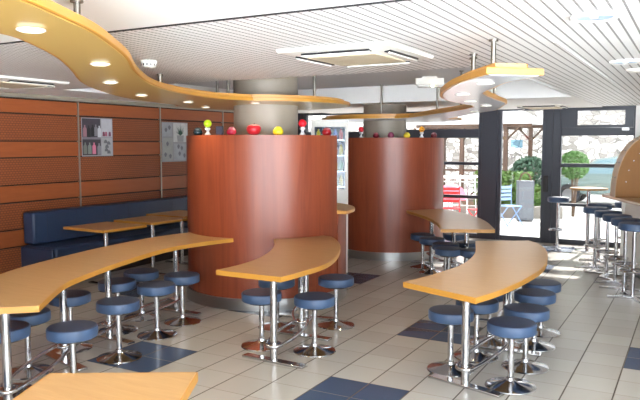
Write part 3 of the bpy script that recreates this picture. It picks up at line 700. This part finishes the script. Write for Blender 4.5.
gc = thing('steel_cabinet', 'grey steel cabinet with two loop handles on top, before the hedge', 'cabinet', (-3.6, 16.75, -.03), .35)
b = bx(-.19, .19, -.16, .16, .03, .98); obj('body', b, plain('grey_metal', (86,92,100), .45), gc, .01)
obj('door_panel', bx(-.16, .16, -.17, -.16, .08, .93), plain('grey_metal_door', (96,102,110), .45), gc, .005)
obj('plinth', bx(-.17, .17, -.14, .14, 0, .03), M['black'], gc)
for y in (-.07, .07):
    b = B(); tube(b, [(.13*cos(pi*i/12), y, .97+.2*sin(pi*i/12)) for i in range(13)], .012, 8); obj('loop_handle', b, M['twig'], gc)
# wooden shelter
gz = thing('garden_shelter', 'wooden shelter with tiled roof and handrail on the terrace', 'shelter', (-5.9, 21.6, -.03))
for x, y in ((-1.7, -.9), (.85, -.9), (-.5, -.9), (1.2, .9), (-1.7, .9)):
    obj('post', bx(x-.06, x+.06, y-.06, y+.06, 0, 2.42), M['shelterwood'], gz)
    for s_ in (-1, 1):
        b = B(); tube(b, [(x, y, 1.95), (x+.38*s_, y, 2.36)], .035, 6); obj('brace', b, M['shelterwood'], gz)
b = B()
for y in (-.9, .9): box(b, -2.0, 1.6, y-.05, y+.05, 2.36, 2.48)
for x in (-1.7, .85): box(b, x-.05, x+.05, -1, 1, 2.3, 2.4)
obj('beam', b, M['shelterwood'], gz)
b = B(); q = [b.verts.new(v_) for v_ in ((-2.3,-1.4,2.46), (1.75,-1.4,2.46), (1.75,1.4,2.46), (-2.3,1.4,2.46), (-.9,0,3.3), (.4,0,3.3))]
for f in ((0,1,5,4), (2,3,4,5), (1,2,5), (3,0,4), (3,2,1,0)): b.faces.new([q[i] for i in f])
obj('roof', b, plain('pale_roof', (206,204,204), .6), gz)
b = B()
for z in (1.02, 1.22): box(b, -1.7, .85, -.94, -.88, z, z+.06)
tube(b, [(-.2,-.9,.3), (.85,-.9,1.05)], .03, 6); obj('handrail', b, M['shelterwood'], gz)
# white railing steps at the left
rl = thing('terrace_railing', 'pale metal railing with thin bars beyond the red chairs', 'railing', (-5.6, 16.9, -.03))
b = B()
for z in (.3, .5, .7, .9, 1.05): tube(b, [(-1.3, 0, z), (.9, 0, z)], .014, 6)
obj('rails', b, M['brushed'], rl)
for x in (-1.3, -.75, -.2, .35, .9):
    b = B(); tube(b, [(x, 0, 0), (x, 0, 1.08)], .02, 6); obj('post', b, M['brushed'], rl)
# terrace chairs, table and trestle
def tchair(label, loc, rz, col):
    t = thing('terrace_chair', label, 'chair', loc, rz, 'folding chairs on the terrace'); m = plain('chair_paint', col, .4)
    b = B(); 
    for k in range(5): box(b, -.2, .2, -.2+.085*k, -.13+.085*k, .44, .46)
    obj('seat', b, m, t)
    b = B()
    for k in range(4): box(b, -.2, .2, .2, .222, .56+.09*k, .62+.09*k)
    obj('backrest', b, m, t)
    for s_ in (-1, 1):
        b = B(); tube(b, [(s_*.21, -.24, 0), (s_*.21, .2, .46), (s_*.21, .21, .92)], .013, 6); obj('leg', b, m, t)
        b = B(); tube(b, [(s_*.19, .26, 0), (s_*.19, -.2, .45)], .013, 6); obj('leg', b, m, t)
tchair('red terrace chair closest to the far counter', (-4.72, 14.5, -.03), .4, (208,50,56))
tchair('red terrace chair beside the tall dark post', (-4.05, 14.5, -.03), -.5, (208,50,56))
tchair('pale blue folding chair seen through the tall glass pane', (-3.72, 15.7, -.03), .9, (130,164,206))
pt = thing('terrace_table', 'white square terrace table behind the red chairs', 'table', (-5.0, 15.9, -.03))
obj('tabletop', bx(-.42, .42, -.42, .42, 1.05, 1.09), M['plastic'], pt, .01)
for x in (-.36, .36):
    for y in (-.36, .36): b = B(); tube(b, [(x, y, 0), (x*.9, y*.9, 1.05)], .018, 8); obj('leg', b, M['brushed'], pt)
pu = thing('garden_parasol', 'low pink folded sunshade behind the red chairs', 'sunshade', (-4.95, 15.25, -.03))
b = B(); lathe(b, [(.36, .58), (.34, .7), (.26, .84), (.12, .93), (0, .95)], 20); obj('cloth', b, plain('pink_cloth', (236,130,150), .7), pu)
b = B(); cyl(b, (0, 0), .02, 0, .95, 10); obj('pole', b, M['brushed'], pu); b = B(); cyl(b, (0, 0), .16, 0, .04, 20); obj('base', b, M['brushed'], pu)
# parked car
cr = thing('parked_car', 'pale grey-green car parked before the stone wall', 'car', (-2.05, 22.5, -.03))
side = [(-2.05,.35), (-2.1,.62), (-2.0,.82), (-1.2,.95), (-.55,1.42), (.2,1.52), (1.0,1.46), (1.65,1.02), (2.05,.9), (2.1,.5), (2.05,.35)]
def extr(bm, pr, y0, y1):
    a = [bm.verts.new((x, y0, z)) for x, z in pr]; b_ = [bm.verts.new((x, y1, z)) for x, z in pr]; n = len(pr)
    bm.faces.new(a); bm.faces.new(b_[::-1])
    for i in range(n): bm.faces.new([a[i], b_[i], b_[(i+1) % n], a[(i+1) % n]])
b = B(); extr(b, side, -.85, .85); obj('body', b, plain('car_paint', (92,108,106), .25, coat=.6), cr, .06)
dk = plain('car_window', (96,120,128), .08)
for pr in ([(-1.05,.98), (-.5,1.38), (.02,1.44), (.02,.98)], [(.1,.98), (.1,1.44), (.95,1.38), (1.45,1.0)]):
    b = B(); extr(b, pr, -.87, -.84); obj('side_window', b, dk, cr)
for x in (-1.3, 1.3):
    for y in (-.82, .82):
        b = B(); lathe(b, [(0, -.1), (.2, -.1), (.31, -.09), (.33, -.06), (.33, .06), (.31, .09), (.2, .1), (0, .1)], 28); o = obj('wheel', b, M['black'], cr); o.location = (x, y, .33); o.rotation_euler = (pi/2, 0, 0)
        b = B(); lathe(b, [(0, -.115), (.19, -.105), (.19, .105), (0, .115)], 20); h = obj('hubcap', b, M['brushed'], o)
